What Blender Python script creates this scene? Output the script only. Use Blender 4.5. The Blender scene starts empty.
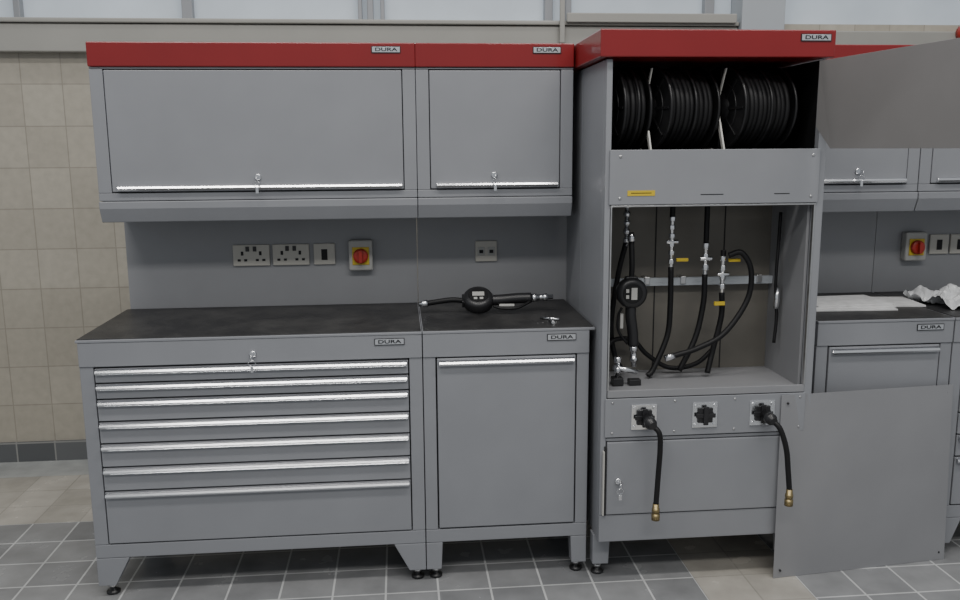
import bpy, bmesh, math, random
from mathutils import Vector, Matrix, noise
random.seed(4)
C=bpy.context.scene.collection
# ---------------------------------------------------------------- materials
def mat(name,col,rough=.5,metal=0,noise=0,nscale=8,bump=0,bscale=200,coat=0,emit=None,spec=.5):
    m=bpy.data.materials.new(name); m.use_nodes=True
    nt=m.node_tree; b=nt.nodes['Principled BSDF']
    b.inputs['Base Color'].default_value=(*col,1); b.inputs['Roughness'].default_value=rough
    b.inputs['Metallic'].default_value=metal; b.inputs['Coat Weight'].default_value=coat
    b.inputs['Specular IOR Level'].default_value=spec
    tc=nt.nodes.new('ShaderNodeTexCoord')
    if noise:
        n=nt.nodes.new('ShaderNodeTexNoise'); n.inputs['Scale'].default_value=nscale; n.inputs['Detail'].default_value=6
        r=nt.nodes.new('ShaderNodeMapRange'); r.inputs[3].default_value=1-noise; r.inputs[4].default_value=1+noise
        r.inputs[1].default_value=.3; r.inputs[2].default_value=.7
        mx=nt.nodes.new('ShaderNodeVectorMath'); mx.operation='SCALE'; mx.inputs[0].default_value=col
        nt.links.new(tc.outputs['Object'],n.inputs['Vector']); nt.links.new(n.outputs[0],r.inputs[0])
        nt.links.new(r.outputs[0],mx.inputs['Scale']); nt.links.new(mx.outputs[0],b.inputs['Base Color'])
    if bump:
        n=nt.nodes.new('ShaderNodeTexNoise'); n.inputs['Scale'].default_value=bscale
        bp=nt.nodes.new('ShaderNodeBump'); bp.inputs['Strength'].default_value=bump; bp.inputs['Distance'].default_value=.002
        nt.links.new(tc.outputs['Object'],n.inputs['Vector']); nt.links.new(n.outputs[0],bp.inputs['Height']); nt.links.new(bp.outputs[0],b.inputs['Normal'])
    if emit: 
        b.inputs['Emission Color'].default_value=(*emit[0],1); b.inputs['Emission Strength'].default_value=emit[1]
    return m
GREY=mat('grey_powder_coat',(.258,.266,.286),.40,0,.04,5,.12,500)
GREYB=mat('grey_back_panel',(.29,.295,.31),.42,0,.04,5)
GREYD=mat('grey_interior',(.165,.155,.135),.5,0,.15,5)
GREYL=mat('grey_panel',(.262,.265,.278),.45,0,.05,4)
GREYF=mat('grey_flap',(.215,.208,.205),.42,0,.05,4)
RED=mat('red_gloss',(.22,.013,.015),.28,0,.05,4,coat=.3)
CHR=mat('chrome',(.88,.89,.91),.2,1)
STEEL=mat('brushed_steel',(.6,.6,.6),.35,1,.1,30)
BRASS=mat('brass',(.34,.27,.14),.4,1)
BLK=mat('black_rubber',(.011,.011,.012),.5,spec=.3)
BLKP=mat('black_plastic',(.02,.02,.022),.35)
DARK=mat('dark_gap',(.02,.02,.022),.8)
WHT=mat('white_plastic',(.50,.49,.46),.4)
SWH=mat('socket_plate',(.50,.485,.44),.35)
YEL=mat('yellow_plastic',(.62,.45,.03),.4)
REDP=mat('red_plastic',(.4,.03,.02),.35)
BOXG=mat('switch_box_grey',(.42,.42,.4),.45)
DISC=mat('reel_flange',(.012,.012,.013),.36)
PAPER=mat('paper_white',(.66,.66,.66),.6,0,.12,20)
FILM=mat('clear_film',(.6,.61,.62),.25,0,.15,20)
TRIM=mat('trim_paint',(.34,.335,.31),.45,0,.05,3)
PILA=mat('pilaster_paint',(.40,.43,.46),.5,0,.04,3)
GLASS=mat('frosted_pane',(.5,.56,.62),.3,0,.15,2,emit=((.55,.62,.7),.18))
ALU=mat('window_frame',(.3,.31,.33),.4,.3)
PLATE=mat('nameplate_silver',(.6,.62,.65),.3,.6)

def worktop_mat():
    m=bpy.data.materials.new('black_rubber_mat'); m.use_nodes=True; nt=m.node_tree; b=nt.nodes['Principled BSDF']
    tc=nt.nodes.new('ShaderNodeTexCoord')
    n=nt.nodes.new('ShaderNodeTexNoise'); n.inputs['Scale'].default_value=5; n.inputs['Detail'].default_value=8; n.inputs['Roughness'].default_value=.7
    r=nt.nodes.new('ShaderNodeValToRGB'); r.color_ramp.elements[0].position=.42; r.color_ramp.elements[0].color=(.018,.018,.019,1)
    r.color_ramp.elements[1].position=.75; r.color_ramp.elements[1].color=(.055,.054,.052,1)
    n2=nt.nodes.new('ShaderNodeTexVoronoi'); n2.inputs['Scale'].default_value=140
    bp=nt.nodes.new('ShaderNodeBump'); bp.inputs['Strength'].default_value=.25; bp.inputs['Distance'].default_value=.002
    L=nt.links.new; L(tc.outputs['Object'],n.inputs['Vector']); L(n.outputs[0],r.inputs[0]); L(r.outputs[0],b.inputs['Base Color'])
    L(tc.outputs['Object'],n2.inputs['Vector']); L(n2.outputs[0],bp.inputs['Height']); L(bp.outputs[0],b.inputs['Normal'])
    b.inputs['Roughness'].default_value=.45
    return m
MATTOP=worktop_mat()

def brick(nt,scale_vec_src,c1,c2,mortar,w,h,ms,bias=0):
    br=nt.nodes.new('ShaderNodeTexBrick'); br.offset=0; br.squash=1
    br.inputs['Color1'].default_value=(*c1,1); br.inputs['Color2'].default_value=(*c2,1); br.inputs['Mortar'].default_value=(*mortar,1)
    br.inputs['Scale'].default_value=1; br.inputs['Mortar Size'].default_value=ms; br.inputs['Mortar Smooth'].default_value=.1
    br.inputs['Brick Width'].default_value=w; br.inputs['Row Height'].default_value=h; br.inputs['Bias'].default_value=bias
    nt.links.new(scale_vec_src,br.inputs['Vector']); return br
def floor_mat():
    m=bpy.data.materials.new('floor_tiles'); m.use_nodes=True; nt=m.node_tree; b=nt.nodes['Principled BSDF']; L=nt.links.new
    g=nt.nodes.new('ShaderNodeNewGeometry')
    mp=nt.nodes.new('ShaderNodeMapping'); mp.inputs['Location'].default_value=(.91+.19*40,.08+.19*60,0); L(g.outputs['Position'],mp.inputs['Vector'])
    a=brick(nt,mp.outputs[0],(.205,.21,.218),(.28,.285,.29),(.55,.56,.56),.19,.19,.0038)
    c=brick(nt,mp.outputs[0],(.38,.36,.32),(.47,.445,.40),(.34,.325,.29),.19,.19,.003)
    sx=nt.nodes.new('ShaderNodeSeparateXYZ'); L(g.outputs['Position'],sx.inputs[0])
    def cmp(src,op,v):
        n=nt.nodes.new('ShaderNodeMath'); n.operation=op; L(src,n.inputs[0]); n.inputs[1].default_value=v; return n.outputs[0]
    def bi(x,y,op):
        n=nt.nodes.new('ShaderNodeMath'); n.operation=op; L(x,n.inputs[0]); L(y,n.inputs[1]); return n.outputs[0]
    back=cmp(sx.outputs[1],'GREATER_THAN',.11)
    s=bi(cmp(sx.outputs[0],'GREATER_THAN',.99),cmp(sx.outputs[0],'LESS_THAN',1.37),'MULTIPLY')
    mask=bi(back,s,'MAXIMUM')
    mx=nt.nodes.new('ShaderNodeMix'); mx.data_type='RGBA'; L(mask,mx.inputs[0]); L(a.outputs[0],mx.inputs[6]); L(c.outputs[0],mx.inputs[7])
    mx2=nt.nodes.new('ShaderNodeMix'); mx2.data_type='RGBA'; L(cmp(sx.outputs[1],'GREATER_THAN',.68),mx2.inputs[0]); L(mx.outputs[2],mx2.inputs[6]); mx2.inputs[7].default_value=(.40,.41,.40,1)  # pale band by the back wall: floor glare put into the colour
    n=nt.nodes.new('ShaderNodeTexNoise'); n.inputs['Scale'].default_value=7; n.inputs['Detail'].default_value=8; L(g.outputs['Position'],n.inputs['Vector'])
    r=nt.nodes.new('ShaderNodeMapRange'); r.inputs[1].default_value=.3; r.inputs[2].default_value=.7; r.inputs[3].default_value=.85; r.inputs[4].default_value=1.15; L(n.outputs[0],r.inputs[0])
    sc=nt.nodes.new('ShaderNodeVectorMath'); sc.operation='SCALE'; L(mx2.outputs[2],sc.inputs[0]); L(r.outputs[0],sc.inputs['Scale'])
    L(sc.outputs[0],b.inputs['Base Color'])
    r2=nt.nodes.new('ShaderNodeMapRange'); r2.inputs[1].default_value=.3; r2.inputs[2].default_value=.7; r2.inputs[3].default_value=.12; r2.inputs[4].default_value=.30; L(n.outputs[0],r2.inputs[0])
    L(r2.outputs[0],b.inputs['Roughness'])
    bp=nt.nodes.new('ShaderNodeBump'); bp.inputs['Strength'].default_value=.3; bp.inputs['Distance'].default_value=.002; bp.invert=True
    L(a.outputs['Fac'],bp.inputs['Height']); L(bp.outputs[0],b.inputs['Normal'])
    return m
def wall_mat():
    m=bpy.data.materials.new('wall_tiles'); m.use_nodes=True; nt=m.node_tree; b=nt.nodes['Principled BSDF']; L=nt.links.new
    g=nt.nodes.new('ShaderNodeNewGeometry'); sx=nt.nodes.new('ShaderNodeSeparateXYZ'); cx=nt.nodes.new('ShaderNodeCombineXYZ')
    L(g.outputs['Position'],sx.inputs[0]); L(sx.outputs[0],cx.inputs[0]); L(sx.outputs[2],cx.inputs[1])
    mp=nt.nodes.new('ShaderNodeMapping'); mp.inputs['Location'].default_value=(1.87+.19*30,.10,0); L(cx.outputs[0],mp.inputs['Vector'])
    a=brick(nt,mp.outputs[0],(.40,.37,.31),(.45,.42,.355),(.31,.285,.24),.19,.2,.0028)
    n=nt.nodes.new('ShaderNodeTexNoise'); n.inputs['Scale'].default_value=25; n.inputs['Detail'].default_value=8; L(g.outputs['Position'],n.inputs['Vector'])
    r=nt.nodes.new('ShaderNodeMapRange'); r.inputs[1].default_value=.3; r.inputs[2].default_value=.7; r.inputs[3].default_value=.93; r.inputs[4].default_value=1.06; L(n.outputs[0],r.inputs[0])
    sc=nt.nodes.new('ShaderNodeVectorMath'); sc.operation='SCALE'; L(a.outputs[0],sc.inputs[0]); L(r.outputs[0],sc.inputs['Scale']); L(sc.outputs[0],b.inputs['Base Color'])
    b.inputs['Roughness'].default_value=.35
    return m
FLOOR=floor_mat(); WALL=wall_mat()
def base_mat():
    m=bpy.data.materials.new('baseboard_tiles'); m.use_nodes=True; nt=m.node_tree; b=nt.nodes['Principled BSDF']; L=nt.links.new
    g=nt.nodes.new('ShaderNodeNewGeometry'); sx=nt.nodes.new('ShaderNodeSeparateXYZ'); cx=nt.nodes.new('ShaderNodeCombineXYZ')
    L(g.outputs['Position'],sx.inputs[0]); L(sx.outputs[0],cx.inputs[0]); L(sx.outputs[2],cx.inputs[1])
    mp=nt.nodes.new('ShaderNodeMapping'); mp.inputs['Location'].default_value=(1.87+.19*30,.1,0); L(cx.outputs[0],mp.inputs['Vector'])
    a=brick(nt,mp.outputs[0],(.10,.105,.11),(.14,.145,.15),(.28,.28,.27),.19,.2,.004); L(a.outputs[0],b.inputs['Base Color']); b.inputs['Roughness'].default_value=.4
    return m
BASEM=base_mat()

# ---------------------------------------------------------------- mesh builder
class MB:
    def __init__(s,T=None): s.bm=bmesh.new(); s.m=0; s.T=T
    def _v(s,p):
        p=Vector(p); 
        if s.T is not None: p=s.T@p
        return s.bm.verts.new(p)
    def _f(s,vs,smooth=False):
        try: f=s.bm.faces.new(vs)
        except ValueError: return
        f.material_index=s.m; f.smooth=smooth
    def mt(s,i): s.m=i; return s
    def box(s,x0,x1,y0,y1,z0,z1):
        v=[s._v((x,y,z)) for x in(x0,x1) for y in(y0,y1) for z in(z0,z1)]
        for q in((0,1,3,2),(4,6,7,5),(0,4,5,1),(2,3,7,6),(0,2,6,4),(1,5,7,3)): s._f([v[i] for i in q])
        return s
    def prism(s,pts,vec):
        vec=Vector(vec); a=[s._v(p) for p in pts]; b=[s._v(Vector(p)+vec) for p in pts]; n=len(pts)
        s._f(a[::-1]); s._f(b)
        for i in range(n): s._f([a[i],a[(i+1)%n],b[(i+1)%n],b[i]])
        return s
    def ring(s,c,ax,r,seg,u=None):
        ax=Vector(ax).normalized()
        if u is None: u=ax.orthogonal().normalized()
        w=ax.cross(u).normalized()
        return [s._v(Vector(c)+r*(math.cos(t)*u+math.sin(t)*w)) for t in [2*math.pi*i/seg for i in range(seg)]]
    def lathe(s,p,ax,prof,seg=24,cap=True):
        ax=Vector(ax).normalized(); u=ax.orthogonal().normalized(); R=[s.ring(Vector(p)+ax*d,ax,max(r,1e-4),seg,u) for d,r in prof]
        for a,b in zip(R,R[1:]):
            for i in range(seg): s._f([a[i],a[(i+1)%seg],b[(i+1)%seg],b[i]],True)
        if cap: s._f(R[0][::-1]); s._f(R[-1])
        return s
    def cyl(s,p0,p1,r,r1=None,seg=20):
        p0=Vector(p0); p1=Vector(p1); return s.lathe(p0,p1-p0,[(0,r),((p1-p0).length,r if r1 is None else r1)],seg)
    def tube(s,pts,r,seg=10,n=8):
        P=[Vector(p) for p in pts]; Q=[]
        E=[2*P[0]-P[1]]+P+[2*P[-1]-P[-2]]
        for i in range(len(P)-1):
            a,b,c,d=E[i:i+4]
            for k in range(n):
                t=k/n; Q.append(.5*((2*b)+(c-a)*t+(2*a-5*b+4*c-d)*t*t+(3*b-a-3*c+d)*t**3))
        Q.append(P[-1]); R=[]; u=None
        for i,q in enumerate(Q):
            t=(Q[min(i+1,len(Q)-1)]-Q[max(i-1,0)]).normalized()
            if u is None: u=t.orthogonal().normalized()
            u=(u-t*u.dot(t)).normalized(); R.append(s.ring(q,t,r,seg,u))
        for a,b in zip(R,R[1:]):
            for i in range(seg): s._f([a[i],a[(i+1)%seg],b[(i+1)%seg],b[i]],True)
        s._f(R[0][::-1]); s._f(R[-1]); return s
    def torus(s,c,ax,R,r,seg=36,sg=8):
        ax=Vector(ax).normalized(); u=ax.orthogonal().normalized(); w=ax.cross(u); rings=[]
        for i in range(seg):
            t=2*math.pi*i/seg; d=math.cos(t)*u+math.sin(t)*w
            rings.append([s._v(Vector(c)+d*(R+r*math.cos(a))+ax*r*math.sin(a)) for a in [2*math.pi*j/sg for j in range(sg)]])
        for i in range(seg):
            a,b=rings[i],rings[(i+1)%seg]
            for j in range(sg): s._f([a[j],a[(j+1)%sg],b[(j+1)%sg],b[j]],True)
        return s
    def obj(s,name,mats,parent=None,bevel=0,label=None,cat=None,group=None,kind=None,seg=2):
        bmesh.ops.recalc_face_normals(s.bm,faces=s.bm.faces[:])
        xs=[v.co for v in s.bm.verts]; c=Vector((0,0,0))
        for k in range(3): c[k]=(min(v[k] for v in xs)+max(v[k] for v in xs))/2
        if parent is not None: o0=Vector(parent['_w'])
        else: c.z=min(v.z for v in xs)
        for v in s.bm.verts: v.co-=c
        me=bpy.data.meshes.new(name); s.bm.to_mesh(me); s.bm.free()
        if not isinstance(mats,(list,tuple)): mats=[mats]
        for m in mats: me.materials.append(m)
        o=bpy.data.objects.new(name,me); C.objects.link(o)
        if parent is not None: o.parent=parent; o.location=c-o0
        else: o.location=c
        o['_w']=tuple(c)
        if bevel:
            b=o.modifiers.new('bevel','BEVEL'); b.width=bevel; b.segments=seg; b.limit_method='ANGLE'; b.angle_limit=math.radians(50)
        if label: o['label']=label
        if cat: o['category']=cat
        if group: o['group']=group
        if kind: o['kind']=kind
        return o
def root(name,loc,label,cat,group=None):
    e=bpy.data.objects.new(name,None); e.empty_display_size=.05; C.objects.link(e); e.location=loc; e['_w']=tuple(loc)
    e['label']=label; e['category']=cat
    if group: e['group']=group
    return e
def text(name,s,loc,size,m,parent,yd=-1,extr=.0004,sx=1.0):
    cu=bpy.data.curves.new(name,'FONT'); cu.body=s; cu.size=size; cu.align_x='CENTER'; cu.align_y='CENTER'; cu.extrude=extr; cu.offset=size*.02
    t=bpy.data.objects.new('tmp',cu); C.objects.link(t); dg=bpy.context.evaluated_depsgraph_get(); me=bpy.data.meshes.new_from_object(t.evaluated_get(dg))
    bpy.data.objects.remove(t)
    me.transform(Matrix.Rotation(math.pi/2,4,'X')@Matrix.Diagonal((sx,1,1,1))); me.materials.clear(); me.materials.append(m)
    o=bpy.data.objects.new(name,me); C.objects.link(o); o.parent=parent; o.location=Vector(loc)-Vector(parent['_w']); o['_w']=tuple(loc); return o
def nameplate(x,y,z,parent,w=.105,h=.024):
    p=MB().box(x-w/2,x+w/2,y-.003,y,z-h/2,z+h/2).mt(1).box(x-w/2+.0025,x+w/2-.0025,y-.0036,y-.003,z-h/2+.0025,z+h/2-.0025).obj('nameplate',[BLKP,PLATE],parent,.0006,label='small silver nameplate with dark lettering')
    text('lettering','DURA',(x,y-.0042,z),.017,BLKP,p,sx=1.75)
def lock(x,y,z,parent,key=True):
    b=MB().lathe((x,y,z),(0,-1,0),[(0,.012),(.006,.012),(.008,.009)],20)
    if key:
        b.box(x-.0012,x+.0012,y-.03,y-.006,z-.008,z+.008)
        b.lathe((x-.0015,y-.034,z-.006),(1,0,0),[(0,.012),(.003,.012)],16)
        b.torus((x,y-.034,z-.026),(0,1,0.3),.012,.0011,20,6)
        b.box(x-.005,x+.005,y-.0365,y-.0345,z-.058,z-.038)
    b.obj('lock',CHR,parent,label='chrome cam lock with key in it' if key else 'chrome cam lock')
def strip_handle(x0,x1,y,z,parent):
    pr=[(x0,y,z-.004),(x0,y-.012,z-.006),(x0,y-.018,z+.002),(x0,y-.014,z+.009),(x0,y-.004,z+.013),(x0,y,z+.013)]
    MB().prism(pr,(x1-x0,0,0)).obj('handle',CHR,parent,.0015,label='full-width polished aluminium grip strip')
yB,yU,yT=-.576,-.28,-.666
ZL,ZB,ZW=.047,.153,.95
# ---------------------------------------------------------------- base cabinets
def feet(r,xs,ys,parent):
    for x in xs:
        for y in ys:
            MB().lathe((x,y,0),(0,0,1),[(0,.024),(.008,.024),(.012,.012),(.02,.009),(ZL+.01,.009)],18).mt(1).lathe((x,y,.022),(0,0,1),[(0,.015),(.012,.015)],6).obj('levelling_foot',[BLKP,STEEL],parent,label='black adjustable levelling foot')
def leg_geo(b,x0,x1,lt,lb,y0,y1,zt=ZB):
    for y in(y0,y1-.05):
        b.prism([(x0,y,zt-.001),(x0+lt,y,zt-.001),(x0+lb,y,ZL),(x0,y,ZL)],(0,.05,0))
        b.prism([(x1,y,zt-.001),(x1,y,ZL),(x1-lb,y,ZL),(x1-lt,y,zt-.001)],(0,.05,0))
def base(x0,x1,kind,label,cat,name,lt,lb,stile=.045,plx=None,key=False):
    r=root(name,((x0+x1)/2,yB/2,0),label,cat)
    g=.0015; x0+=g; x1-=g
    b=MB(); yf=yB; yb=-.005; zt=ZW-.0125
    b.box(x0,x0+.02,yf+.041,yb,ZB,zt); b.box(x1-.02,x1,yf+.041,yb,ZB,zt)
    b.box(x0,x0+stile-.004,yf,yf+.04,.2035,.8525); b.box(x1-stile+.004,x1,yf,yf+.04,.2035,.8525)
    b.box(x0,x1,yf-.004,yf+.04,.853,zt)
    b.box(x0,x1,yf,yf+.04,ZB,.203)
    b.box(x0+.021,x1-.021,yf+.041,yb-.011,ZB,ZB+.01); b.box(x0+.021,x1-.021,yb-.01,yb,ZB,zt)
    leg_geo(b,x0,x1,lt,lb,yf,yb)
    b.obj('body',[GREY],r,.0025)
    MB().box(x0+.022,x1-.022,yf+.042,yf+.046,.18,.88).obj('shade_plate',DARK,r)  # dark plate painted in for the shade seen through drawer and door gaps
    feet(r,(x0+.035,x1-.03),(yf+.045,yb-.05),r)
    xa,xb=x0+stile,x1-stile
    if kind=='drawers':
        zs=[.832,.777,.720,.640,.560,.474,.386]; ends=zs[1:]+[.190]
        for i,z in enumerate(zs):
            top=z+.016; bot=(ends[i]+.020 if i<6 else .208)
            d=MB().box(xa,xb,yf-.002,yf+.038,bot,top-.002).obj('drawer',[GREY],r,.002)
            strip_handle(xa+.004,xb-.004,yf-.002,z,d)
    else:
        d=MB().box(xa+.001,xb-.001,yf-.003,yf+.038,.209,.848).obj('door',[GREY],r,.003)
        strip_handle(xa+.008,xb-.008,yf-.003,.828,d)
    if plx is not None: nameplate(plx,yf-.004,.915,r)
    if key: lock((x0+x1)/2,yf-.004,.885,r)
    return r
base(-1.172,0,'drawers','wide grey steel tool cabinet with seven drawers','drawer cabinet','drawer_cabinet',.115,.06,.050,-.115,True)
base(0,.600,'door','grey steel base cupboard with single door, beside drawer cabinet','cabinet','base_cupboard',.06,.055,.048,.497)
base(1.449,1.98,'door','grey steel base cupboard partly hidden behind leaning sheet','cabinet','base_cupboard',.06,.055,.048,1.885)
base(1.982,2.62,'drawers','grey steel drawer cabinet at the end of the run','drawer cabinet','drawer_cabinet',.1,.06,.048)
def worktop(x0,x1,label):
    b=MB(); b.mt(1).box(x0+.001,x1-.001,yB-.006,-.004,ZW-.012,ZW-.003); b.mt(0).box(x0+.004,x1-.004,yB+.002,-.006,ZW-.003,ZW)
    b.obj('worktop',[MATTOP,GREY],None,.0015,label=label,cat='worktop')
worktop(-1.177,0,'black rubber-matted worktop on the wide drawer cabinet')
worktop(0,.618,'black rubber-matted worktop on the single-door cupboard')
worktop(1.449,1.98,'black worktop carrying white plastic sheets')
worktop(1.982,2.62,'black worktop on the end drawer cabinet')
# ---------------------------------------------------------------- back panels
def backpanel(x0,x1,label):
    MB().box(x0,x1,0,.012,.16,1.9).box(x0,x0+.04,0,.012,0,.16).box(x1-.04,x1,0,.012,0,.16).obj('back_panel',[GREYB],None,.001,label=label,cat='panel')
backpanel(-1.162,-.001,'grey steel back panel above the wide worktop')
backpanel(.001,.640,'grey steel back panel above the narrow worktop')
backpanel(1.385,1.979,'grey steel back panel above the sheet-covered worktop')
backpanel(1.981,2.62,'grey steel back panel at the end of the run')
# ---------------------------------------------------------------- wall cabinets
def wallcab(x0,x1,label,plx=None,kx=None,st=.05,key=True,g=None):
    r=root('wall_cabinet',((x0+x1)/2,yU/2,1.321),label,'wall cabinet'); x0+=.001; x1-=.001; yb=-.003
    b=MB()
    b.box(x0,x0+.018,yU+.031,yb,1.40,1.867); b.box(x1-.018,x1,yU+.031,yb,1.40,1.867)
    b.box(x0,x0+st-.003,yU,yU+.03,1.4285,1.867); b.box(x1-st+.003,x1,yU,yU+.03,1.4285,1.867)
    b.box(x0,x1,yU,yU+.03,1.40,1.428)
    b.box(x0+.019,x1-.019,yU+.031,yb-.011,1.40,1.41); b.box(x0+.019,x1-.019,yb-.01,yb,1.40,1.867); b.box(x0,x1,yU,yb,1.868,1.874)
    b.obj('body',GREY,r,.002)
    MB().prism([(x0,yU-.008,1.398),(x0,yU-.008,1.372),(x0,yU+.012,1.321),(x0,yb,1.321),(x0,yb,1.398)],(x1-x0,0,0)).obj('light_valance',GREY,r,.003,label='angled grey lower valance')
    MB().box(x0+.02,x1-.02,yU+.032,yU+.036,1.412,1.866).obj('shade_plate',DARK,r)  # dark sheet behind the door, its colour standing in for gap shade
    MB().box(x0-.001,x1+.001,yU-.008,yb,1.875,1.961).obj('fascia',RED,r,.004,label='glossy red top fascia')
    d=MB().box(x0+st,x1-st,yU-.002,yU+.026,1.432,1.864).obj('door',GREY,r,.003)
    strip_handle(x0+st+.02,x1-st-.006,yU-.002,1.442,d)
    if key: lock((x0+x1)/2+.02 if kx is None else kx,yU-.002,1.482,d)
    if plx is not None: nameplate(plx,yU-.008,1.936,r)
wallcab(-1.158,0,'wide grey wall cabinet with red fascia and lift-up door',-.105,-.585)
wallcab(0,.590,'narrow grey wall cabinet with red fascia and lift-up door',.487,.29)
wallcab(1.43,1.979,'grey wall cabinet with red fascia, half hidden by open flap')
wallcab(1.981,2.62,'grey wall cabinet with red fascia at the end of run',key=False)
# ---------------------------------------------------------------- electrical
def dsocket(x,z,group='switched sockets on the back panel',w=.146):
    r=root('power_socket',(x,0,z-.043),'white double switched power socket on grey panel','socket',group)
    MB().box(x-w/2,x+w/2,-.012,-.0005,z-.043,z+.043).obj('faceplate',SWH,r,.003)
    for sx in(-.036,.036):
        cx=x+sx
        for q in((-.005,.005,0,.016),(-.019,-.007,-.024,-.015),(.007,.019,-.024,-.015)):
            MB().box(cx+q[0],cx+q[1],-.0128,-.0118,z+q[2],z+q[3]).obj('pin_hole',DARK,r)
        MB().box(x+sx*.4-.007,x+sx*.4+.007,-.016,-.012,z+.016,z+.036).obj('rocker_switch',BLKP,r,.001)
dsocket(-.67,1.16); dsocket(-.512,1.16)
def single(x,z,w=.086,kind='blank',label='white fused outlet plate with dark centre slot'):
    r=root('outlet_plate',(x,0,z-.043),label,'socket'); MB().box(x-w/2,x+w/2,-.011,-.0005,z-.043,z+.043).obj('faceplate',SWH,r,.003)
    if kind=='blank': MB().box(x-.012,x+.012,-.0125,-.0108,z-.024,z+.02).obj('slot',DARK,r)
    else:
        for s in(-.021,.021): 
            MB().box(x+s-.015,x+s+.015,-.0135,-.0108,z-.018,z+.018).obj('module',BOXG,r,.002)
            MB().box(x+s-.008,x+s+.008,-.0142,-.0134,z-.008,z+.006).obj('data_port',DARK,r)
single(-.378,1.16); single(.285,1.16,.09,'data','white twin data outlet plate on grey panel')
def isolator(x,z):
    r=root('isolator_switch',(x,0,z-.063),'grey isolator box with red rotary knob on yellow plate','switch')
    MB().box(x-.048,x+.048,-.04,-.0005,z-.062,z+.062).obj('enclosure',BOXG,r,.006)
    MB().box(x-.034,x+.034,-.044,-.04,z-.038,z+.034).obj('backplate',YEL,r,.002,label='yellow plate')
    MB().lathe((x,-.044,z-.002),(0,-1,0),[(0,.031),(.014,.029),(.018,.02)],28).box(x-.007,x+.007,-.078,-.06,z-.026,z+.022).obj('knob',REDP,r,.001,label='red rotary knob')
isolator(-.23,1.155); isolator(2.145,1.15)
single(2.268,1.155); single(2.362,1.155)
dsocket(2.51,1.155)
# ---------------------------------------------------------------- tall hose cabinet
XL,XR=.624,1.397
tall=root('hose_reel_cabinet',((XL+XR)/2,yT/2,0),'tall grey service cabinet with red canopy, open bays and hoses','cabinet')
b=MB(); yb=-.005; CT=1.868; ZT=.166
b.box(XL,XL+.012,yT+.031,-.2852,ZT,CT); b.box(XL,XL+.012,-.2845,yb,ZT,CT); b.box(XR-.012,XR,yT+.031,yb,ZT,CT)
b.box(XL,XL+.020,yT,yT+.03,.2685,CT); b.box(XR-.030,XR,yT,yT+.03,.2685,CT)
b.box(XL,XR,yT,yT+.03,ZT,.268)
b.box(XL+.0205,XR-.0305,yT,yT+.03,.548,.560)
b.box(XL+.013,XR-.013,yb-.01,yb,ZT,CT)
b.box(XL+.013,XR-.013,yT+.031,yb-.011,ZT,ZT+.01)
leg_geo(b,XL-.006,XR,.065,.06,-.60,yb,ZT)
b.obj('body',GREY,tall,.0025)
feet(tall,(XL+.02,XR-.035),(-.565,yb-.05),tall)
MB().box(XL+.013,XR-.013,yT+.034,yT+.038,.20,.70).obj('shade_plate',DARK,tall)  # added dark sheet, paints the shade around the lower door
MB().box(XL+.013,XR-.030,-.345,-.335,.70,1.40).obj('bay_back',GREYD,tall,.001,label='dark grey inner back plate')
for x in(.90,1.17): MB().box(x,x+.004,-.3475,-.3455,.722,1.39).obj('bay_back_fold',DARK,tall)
MB().box(XR-.040,XR-.030,yT+.03,-.345,.715,1.39).obj('bay_side',GREYL,tall,.001,label='grey inner side plate')
MB().box(XL+.013,XR-.013,-.18,-.17,1.4,CT).box(XL+.013,XR-.013,yT+.03,-.18,1.55,1.56).box(XL+.0125,XL+.0145,yT+.032,-.18,1.56,CT).obj('reel_bay_lining',DISC,tall,label='black reel bay lining')
MB().box(XR-.030,XR-.013,yT+.03,-.18,1.56,CT).obj('reel_bay_cheek',DISC,tall,label='dark reel bay cheek')
MB().prism([(XL+.022,yT-.002,.708),(XL+.022,yT-.002,.735),(XL+.022,yT+.004,.735),(XL+.022,yT+.02,.722),(XL+.022,-.345,.722),(XL+.022,-.345,.708)],(XR-.030-XL-.022,0,0)).obj('ledge',GREYL,tall,.002,label='grey folded bottom ledge')
b=MB().box(XL+.014,XR-.024,yT-.008,yT,1.388,1.572)
for x in(XL+.05,XR-.05):
    for z in(1.41,1.55): b.mt(1).lathe((x,yT-.008,z),(0,-1,0),[(0,.006),(.003,.004)],10)
b.obj('header_panel',[GREY,STEEL],tall,.002)
MB().box(.700,.795,yT-.0095,yT-.008,1.418,1.436).mt(1).box(.712,.783,yT-.0099,yT-.0095,1.426,1.4285).obj('warning_label',[YEL,BLKP],tall,label='small yellow sticker')
for x0,x1 in((.955,1.035),(1.215,1.27)): MB().box(x0,x1,yT-.0086,yT-.008,1.4185,1.4215).obj('marking',BLKP,tall)
MB().box(XL+.020,XR-.028,yT-.004,yT+.012,1.380,1.386).box(XL+.021,XL+.026,yT-.003,yT+.012,.735,1.380).box(XR-.034,XR-.029,yT-.003,yT+.012,.735,1.380).obj('bay_edge',STEEL,tall,.001,label='bright steel bay edging')
b=MB().box(XL+.014,XR-.024,yT-.006,yT,.564,.706)
for x in(XL+.04,.89,1.11,XR-.045):
    for z in(.692,.58): b.mt(1).lathe((x,yT-.006,z),(0,-1,0),[(0,.005),(.003,.003)],10)
b.obj('outlet_panel',[GREY,STEEL],tall,.002)
ZO=.637
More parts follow.
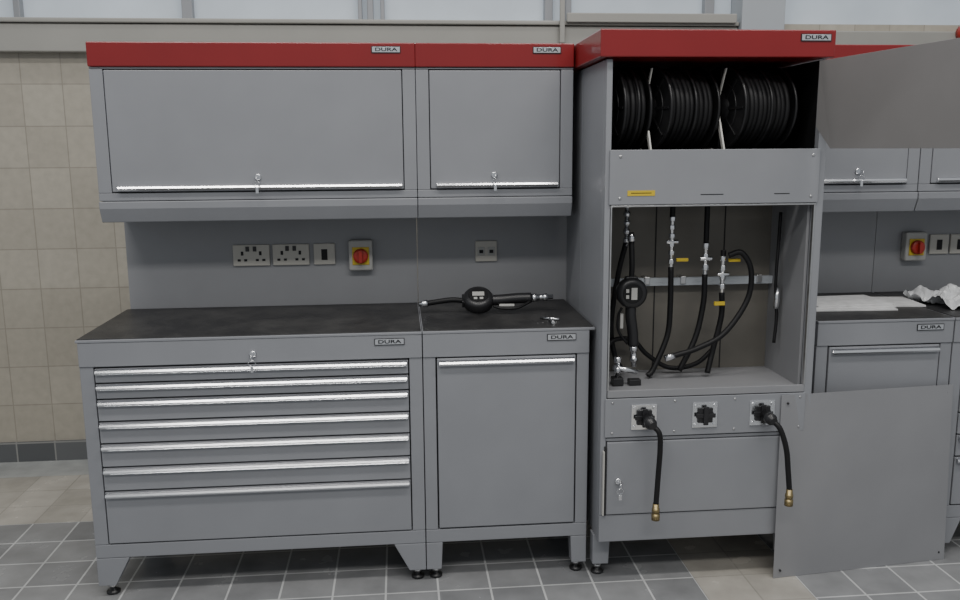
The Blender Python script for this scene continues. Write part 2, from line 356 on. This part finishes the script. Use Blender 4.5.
for x in(.778,1.0,1.212):
    z=ZO; y=yT-.006
    b=MB().box(x-.046,x+.046,y-.004,y,z-.046,z+.046)
    for sx in(-1,1):
        for sz in(-1,1): b.lathe((x+sx*.035,y-.004,z+sz*.035),(0,-1,0),[(0,.007),(.005,.006)],6)
    b.obj('outlet_flange',CHR,tall,.001,label='square bolted steel flange')
    b=MB().box(x-.027,x+.027,y-.012,y-.004,z-.027,z+.027).box(x-.009,x+.009,y-.02,y-.012,z-.034,z+.034).box(x-.036,x+.036,y-.016,y-.012,z-.008,z+.008)
    b.obj('outlet_socket',BLKP,tall,.002,label='black hose outlet')
d=MB().box(XL+.024,XR-.034,yT-.004,yT+.028,.272,.545).obj('door',GREY,tall,.003)
MB().box(XL+.008,XL+.013,yT-.018,yT,.275,.515).mt(1).box(XL+.014,XL+.023,yT-.006,yT,.27,.53).obj('edge_handle_and_shadow',[WHT,DARK],tall,.001,label='upright pale door-edge handle with painted shadow strip')  # dark strip beside the pale bar paints the handle's shadow
lock(.69,yT-.004,.40,tall,True)
MB().box(.596,1.395,-.69,-.003,1.872,1.961).obj('canopy',RED,tall,.004,label='glossy red canopy')
nameplate(1.325,-.69,1.936,tall)
pl=[(1.346,-.682,1.862),(1.438,-1.395,1.862),(1.438,-1.395,1.572),(1.361,-.76,1.572),(1.346,-.682,1.645)]
MB().prism(pl,(.003,.0003,0)).obj('flap_door',GREYF,tall,.0005,label='grey sheet door swung wide open')
# ---------------------------------------------------------------- reels
for i,(xa,w,ya) in enumerate(((.668,.100,10),(.808,.195,15),(1.065,.215,15))):
    r=root('hose_reel',(xa+w/2,-.50,1.561),'black spring hose reel wound with black hose','hose reel','hose reels in the top bay')
    cz,cy,R=1.712,-.492,.148; xc=xa+w/2
    T=Matrix.Translation((xc,cy,cz))@Matrix.Rotation(math.radians(ya),4,'Z')@Matrix.Translation((-xc,-cy,-cz))
    for x in(xa,xa+w*.5,xa+w-.006): 
        MB(T).lathe((x,cy,cz),(1,0,0),[(0,R-.014),(.000,R-.006),(-.004,R-.003),(.002,R),(.006,R),(.006,R-.006)],56).obj('flange',DISC,r,label='black dished reel flange')
    b=MB(T)
    b.lathe((xa-.001,cy,cz),(1,0,0),[(-.014,.028),(-.012,.04),(-.004,.048),(0,.055)],28)
    b.torus((xa-.001,cy,cz),(1,0,0),.092,.003,44,6)
    for k in range(8):
        a=k*math.pi/4; u=Vector((0,math.cos(a),math.sin(a))); v=Vector((0,-math.sin(a),math.cos(a))); c=Vector((xa-.0005,cy,cz))
        b.prism([c+u*.05-v*.006,c+u*.132-v*.004,c+u*.132+v*.004,c+u*.05+v*.006],(-.004,0,0))
    b.obj('spoke_rib',DISC,r,.001)
    b=MB(T); n=int((w-.014)/.0185)
    for k in range(n): b.torus((xa+.017+k*.0185,cy,cz),(1,0,0),.127+(.003 if k%2 else 0),.0098,48,8)
    b.obj('wound_hose',BLK,r,label='coiled black rubber hose')
    MB(T).cyl((xa-.010,cy,cz),(xa+w+.008,cy,cz),.016).obj('hub',BLKP,r)
    xb=xa-.024
    if i>0: MB().prism([(xb,cy-.155,1.562),(xb,cy-.135,1.562),(xb,cy-.05,cz),(xb,cy-.065,cz+.02)],(.006,0,0)).box(xb,xb+.005,cy-.03,cy+.12,1.562,1.575).prism([(xb,cy-.065,cz),(xb,cy-.05,cz),(xb,cy-.13,cz+.13),(xb,cy-.145,cz+.13)],(.004,0,0)).obj('mounting_bracket',WHT,r,.001,label='pale steel bracket')
# ---------------------------------------------------------------- hose fittings inside the bay
def gun(T,label):
    o=T@Vector((0,0,0)); r=root('metering_gun',tuple(o),label,'oil gun')
    MB(T).lathe((0,0,0),(0,0,1),[(0,.040),(.006,.050),(.034,.052),(.044,.046),(.047,.036)],32).box(-.055,-.03,-.02,.02,.008,.034).obj('meter_housing',BLKP,r,.002)
    MB(T).lathe((0,0,.047),(0,0,1),[(0,.034),(.0015,.033)],28).obj('bezel',BLK,r)
    MB(T).box(-.020,.020,-.006,.014,.0485,.0495).obj('display',BOXG,r,.0004,label='small grey digital readout')
    for xx in(-.010,.010): MB(T).box(xx-.006,xx+.006,-.024,-.014,.0485,.0505).obj('button',BOXG,r,.0005)
    MB(T).tube([(-.05,0,.022),(-.09,0,.026),(-.14,0,.018),(-.17,0,.012)],.009).mt(1).cyl((-.17,0,.012),(-.20,0,.008),.013,.008).obj('nozzle',[BLK,CHR],r)
    MB(T).tube([(.045,0,.022),(.08,0,.024),(.13,.008,.022),(.18,.012,.02)],.018).obj('handle',BLKP,r)
    MB(T).tube([(.05,-.03,.022),(.08,-.042,.022),(.13,-.040,.022),(.175,-.008,.02)],.0045).mt(1).box(.07,.12,-.036,-.026,.016,.028).obj('trigger_guard',[BLK,BOXG],r)
    MB(T).lathe((.18,.012,.02),(1,.05,0),[(0,.014),(.02,.014),(.021,.010),(.04,.010),(.041,.013),(.055,.013),(.056,.008),(.075,.008)],16).obj('swivel',CHR,r,label='chrome swivel coupling')
T=Matrix.Translation((.228,-.25,ZW+.027))@Matrix.Rotation(math.radians(-3),4,'Z')@Matrix.Rotation(math.radians(32),4,'X')@Matrix.Scale(1.15,4)
gun(T,'black digital metering oil gun lying on the worktop')
T=Matrix.Translation((.770,-.47,1.055))@Matrix(((0,-1,0,0),(0,0,-1,0),(-1,0,0,0),(0,0,0,1)))@Matrix.Diagonal((1,-1,1,1))@Matrix.Scale(1.1,4)
gun(T,'black digital metering oil gun hanging in the hose bay')
def fit(x,y,z0,z1,b):
    n=max(2,int((z0-z1)/.03)); h=(z0-z1)/n
    for k in range(n):
        z=z0-k*h; b.lathe((x,y,z),(0,0,-1),[(0,.008),(.002,.013),(h*.55,.013),(h*.6,.008),(h,.008)],6 if k%2 else 16)
def drop(x,top,valve,pts,tag=None,label='black hose drop with chrome valve'):
    y=-.45; r=root('hose_line',(x,y,valve[1]),label,'hose')
    b=MB(); b.tube([(x,y,top),(x,y,valve[0])],.010); b.tube(pts,.0105,n=10); b.obj('hose',BLK,r)
    b=MB(); fit(x,y,valve[0],valve[1],b); b.cyl((x-.022,y-.004,(valve[0]+valve[1])/2),(x+.022,y-.004,(valve[0]+valve[1])/2),.008); b.obj('valve',CHR,r,.0005,label='chrome ball valve and fittings')
    if tag: MB().box(x+.012,x+.056,y-.03,y-.018,tag-.006,tag+.006).obj('valve_lever',YEL,r,.002,label='yellow lever')
drop(.931,1.38,(1.33,1.14),[(.931,-.45,1.14),(.933,-.45,1.0),(.925,-.45,.88),(.87,-.47,.76),(.845,-.48,.735)],1.17,'black hose with long chrome fittings in the bay')
drop(1.062,1.38,(1.23,1.11),[(1.062,-.45,1.11),(1.06,-.45,1.0),(1.03,-.46,.87),(.965,-.48,.75)],None)
drop(1.130,1.2,(1.18,1.04),[(1.13,-.45,1.04),(1.132,-.45,.95),(1.10,-.46,.82),(1.075,-.48,.738)],1.165,'black hose with chrome valve and yellow lever')
r=root('loop_hose',(1.15,-.5,.8),'long black hose curving in a loop in the bay','hose')
MB().tube([(1.135,-.49,1.185),(1.18,-.50,1.195),(1.215,-.51,1.13),(1.205,-.51,1.02),(1.12,-.52,.90),(1.02,-.52,.845),(.93,-.51,.815)],.0105,n=12).obj('hose',BLK,r)
b=MB(); b.cyl((.935,-.51,.817),(.90,-.508,.807),.013); b.obj('coupling',CHR,r)
MB().box(1.085,1.125,-.50,-.49,1.0,1.014).obj('tag',YEL,r,.001,label='yellow tag')
r=root('support_rail',(.98,-.39,1.07),'flat grey steel rail across the hose bay','rail')
MB().box(XL+.02,XR-.042,-.385,-.365,1.072,1.090).box(XL+.02,XR-.042,-.385,-.381,1.060,1.072).obj('rail',PILA,r,.001)
for x in(.70,.86,1.0,1.3): MB().box(x-.010,x+.010,-.392,-.347,1.066,1.096).obj('clip',STEEL,r,.002)
r=root('hose_line',(.775,-.43,.74),'black gun hose rising from ledge to ceiling of bay','hose')
MB().tube([(.765,-.42,.74),(.735,-.41,.80),(.72,-.405,.92),(.74,-.41,1.1),(.765,-.43,1.24)],.010).obj('hose',BLK,r)
b=MB(); fit(.765,-.43,1.38,1.22,b); b.obj('valve',CHR,r)
r=root('coiled_hose',(.98,-.42,.74),'black hose lying in a low arc on the bay ledge','hose')
MB().tube([(.68,-.44,.79),(.72,-.43,.86),(.80,-.42,.86),(.86,-.41,.80),(.95,-.41,.745),(1.05,-.42,.76),(1.12,-.42,.82)],.009,n=10).obj('hose',BLK,r)
r=root('valve_block',(.72,-.53,.723),'small chrome and black valve block on the ledge','valve')
b=MB(); fit(.710,-.55,.83,.752,b); b.cyl((.695,-.55,.79),(.785,-.55,.77),.010); b.obj('fitting',CHR,r)
MB().box(.69,.73,-.57,-.53,.7225,.752).obj('block',BLKP,r,.003); MB().box(.75,.795,-.57,-.54,.7225,.745).obj('block',BLKP,r,.003)
r=root('small_hose',(1.335,-.5,.95),'short braided hose hanging on the inner side plate','hose')
MB().tube([(1.335,-.47,1.34),(1.332,-.47,1.2),(1.325,-.48,1.08),(1.335,-.48,.95),(1.325,-.49,.85)],.006).mt(1).cyl((1.333,-.479,1.06),(1.333,-.479,.98),.011).obj('hose',[BLK,CHR],r)
# hoses hanging out of the outlets
def outhose(x,z,pts,end,label):
    r=root('outlet_hose',(end[0],end[1],end[2]-.055),label,'hose','hoses hanging from the outlets')
    MB().lathe((x,yT-.028,z),(.15,-1,-.15),[(0,.016),(.02,.016),(.021,.021),(.045,.021),(.048,.014),(.06,.014)],16).obj('elbow',BLKP,r)
    MB().tube(pts+[end],.0095,n=12).obj('hose',BLK,r)
    MB().lathe(end,(0,0,-1),[(-.006,.011),(.012,.012),(.013,.014),(.026,.014),(.027,.010),(.032,.010),(.033,.015),(.055,.015)],16).obj('coupling',BRASS,r,label='dull brass quick coupling')
outhose(.780,ZO,[(.792,-.735,ZO-.013),(.812,-.75,.60),(.818,-.745,.54),(.817,-.735,.44)],(.812,-.735,.330),'black outlet hose with brass coupling hanging on cabinet front')
outhose(1.214,ZO,[(1.225,-.74,ZO-.01),(1.245,-.758,.60),(1.267,-.765,.53),(1.278,-.765,.45)],(1.287,-.765,.375),'black outlet hose with brass coupling hanging before leaning sheet')
# ---------------------------------------------------------------- leaning cover sheet
A=Vector((1.280,-.690,.001)); B_=Vector((2.000,-.612,.001)); Ct=Vector((1.985,-.596,.695)); D=Vector((1.280,-.678,.700))
b=MB().prism([A,B_,Ct,D],(0,.002,0)); 
for p,q in((A,1),(B_,-1),(Ct,-1),(D,1)):
    c=p+Vector((q*.025,-.0025,.03 if p.z<.1 else -.03)); b.mt(1).lathe(c,(0,-1,0),[(-.004,.004),(.0008,.004)],10)
b.mt(0)
b.obj('cover_sheet',[GREYL,DARK],None,label='flat grey sheet metal cover leaning against the cabinets',cat='metal sheet')
# ---------------------------------------------------------------- small tool, plastic sheets
r=root('t_handle_key',(.46,-.46,ZW),'small chrome T-handle key on the worktop','tool')
MB().cyl((.445,-.425,ZW+.006),(.51,-.465,ZW+.006),.005).cyl((.477,-.447,ZW+.006),(.475,-.52,ZW+.006),.0045).lathe((.475,-.515,ZW+.0075),(0,-1,0),[(0,.007),(.018,.007)],6).obj('key',CHR,r)
def sheet(cx,cy,w,h,ang,amp,z0,label,cat='plastic sheet',th=0,m=None):
    bm=bmesh.new(); N=28; vs=[]
    T=Matrix.Translation((cx,cy,0))@Matrix.Rotation(ang,4,'Z')
    zz=[]
    for i in range(N+1):
        for j in range(N+1):
            x=(i/N-.5)*w; y=(j/N-.5)*h
            e=0 if (i in(0,N) or j in(0,N)) and th else 1
            zz.append(amp*(abs(noise.noise(Vector((x*9+cx*5,y*9,cy))))+.5*abs(noise.noise(Vector((x*25,y*25+cx,1)))))*e+th*e)
    mn=min(zz); k=0
    for i in range(N+1):
        for j in range(N+1):
            x=(i/N-.5)*w+noise.noise(Vector((i*.3,j*.2,cx)))*.01; y=(j/N-.5)*h+noise.noise(Vector((i*.2,j*.3,cx+4)))*.01
            vs.append(bm.verts.new(T@Vector((x,y,z0+zz[k]-mn)))); k+=1
    for i in range(N):
        for j in range(N):
            f=bm.faces.new([vs[i*(N+1)+j],vs[(i+1)*(N+1)+j],vs[(i+1)*(N+1)+j+1],vs[i*(N+1)+j+1]]); f.smooth=False
    b=MB(); b.bm.free(); b.bm=bm; b.obj('plastic_sheet',m or PAPER,None,label=label,cat=cat)
# flat stack of papers: individual sheets, slightly fanned
for k in range(3):
    a=.05*(k-1); cx,cy=1.67+.012*k,-.30+.008*k; w_,h_=.36-.02*k,.25-.02*k; z0=ZW+.0005+k*.0062
    T=Matrix.Translation((cx,cy,0))@Matrix.Rotation(a,4,'Z')
    MB(T).box(-w_/2,w_/2,-h_/2,h_/2,z0,z0+.006).obj('paper_stack',PAPER,None,.001,label='flat white paper pad lying on the worktop',cat='paper',group='paper pads on the worktop')
MB(Matrix.Translation((1.935,-.27,0))@Matrix.Rotation(-.12,4,'Z')).box(-.07,.07,-.10,.10,ZW+.0005,ZW+.008).obj('paper_stack',PAPER,None,.001,label='small white paper pad beside the larger stack',cat='paper',group='paper pads on the worktop')
sheet(2.16,-.30,.28,.26,.2,.075,ZW+.001,'bunched clear-white wrapping piled on the end worktop',m=FILM)
# ---------------------------------------------------------------- room
yW=.914
def struct(name,b,m,bevel=0):
    o=b.obj(name,m,None,bevel,kind='structure'); o['label']=name.replace('_',' ')
    return o
struct('floor',MB().box(-6,7,-6,1.1,-.05,0),FLOOR)
struct('wall_back',MB().box(-6,7,yW,yW+.15,0,2.20),WALL)
struct('baseboard_back',MB().box(-6,7,yW-.012,yW-.0005,.0,.105),BASEM,.001)
struct('trim_1',MB().box(-6,1.66,yW-.06,yW-.001,2.045,2.175).box(-6,1.66,yW-.075,yW-.001,2.178,2.20),TRIM,.006)
struct('trim_2',MB().box(1.89,7,yW-.06,yW-.001,2.045,2.16),TRIM,.006)
struct('trim_3',MB().box(.74,.765,yW-.095,yW-.077,2.09,3.2),TRIM,.004)
struct('trim_5',MB().box(.775,1.64,yW-.095,yW-.077,2.19,2.235),TRIM,.004)
struct('wall_pilaster',MB().box(1.663,1.887,yW-.10,yW+.15,2.07,3.4),PILA,.004)
struct('window_1',MB().box(-6,1.66,yW+.05,yW+.06,2.2,3.4),GLASS)
struct('window_2',MB().box(1.89,7,yW+.05,yW+.06,2.18,3.4),GLASS)
b=MB()
for x,w in((-1.86,.03),(-1.07,.05),(-.24,.02),(-.19,.03),(-.13,.02),(.70,.04),(.80,.03),(1.53,.05)): b.box(x-w/2,x+w/2,yW+.0,yW+.049,2.201,3.4)
b.box(-6,1.66,yW,yW+.049,3.3,3.4)
struct('trim_4',b,ALU,.003)
r=root('beacon',(2.87,yW-.07,2.11),'small red alarm beacon mounted on the wall','alarm'); MB().lathe((2.87,yW-.061,2.15),(0,-1,0),[(0,.045),(.03,.045),(.05,.03)],20).obj('beacon_housing',REDP,r)
# ---------------------------------------------------------------- light
w=bpy.data.worlds.new('w'); bpy.context.scene.world=w; w.use_nodes=True
w.node_tree.nodes['Background'].inputs[0].default_value=(.84,.88,.92,1); w.node_tree.nodes['Background'].inputs[1].default_value=.42
def area(x,y,z,sx,sy,p,rot=(0,0,0),col=(1,.97,.93)):
    l=bpy.data.lights.new('area','AREA'); l.shape='RECTANGLE'; l.size=sx; l.size_y=sy; l.energy=p; l.color=col
    o=bpy.data.objects.new('ceiling_lamp',l); C.objects.link(o); o.location=(x,y,z); o.rotation_euler=rot; o['label']='long fluorescent ceiling light'; o['category']='lamp'
area(-1.2,-2.2,4.6,2.4,.35,58); area(1.8,-2.2,4.6,2.4,.35,58)
area(0,-4.6,4.6,5,.5,110,(.45,0,0)); area(.5,-.2,4.4,5,.4,30)
# ---------------------------------------------------------------- camera
cam=bpy.data.cameras.new('cam'); co=bpy.data.objects.new('camera',cam); C.objects.link(co); bpy.context.scene.camera=co
yaw,pit,roll,f=.092,.174,-.007,865.6
fw=Vector((math.sin(yaw)*math.cos(pit),math.cos(yaw)*math.cos(pit),-math.sin(pit))); rt=Vector((math.cos(yaw),-math.sin(yaw),0)); up=rt.cross(fw)
c,s=math.cos(roll),math.sin(roll); r2=c*rt+s*up; u2=-s*rt+c*up
M=Matrix((r2,u2,-fw)).transposed().to_4x4(); M.translation=Vector((-.07,-3.562,1.582)); co.matrix_world=M
cam.sensor_width=36; cam.lens=f*36/960; cam.clip_start=.05
for o in bpy.data.objects:
    if '_w' in o: del o['_w']
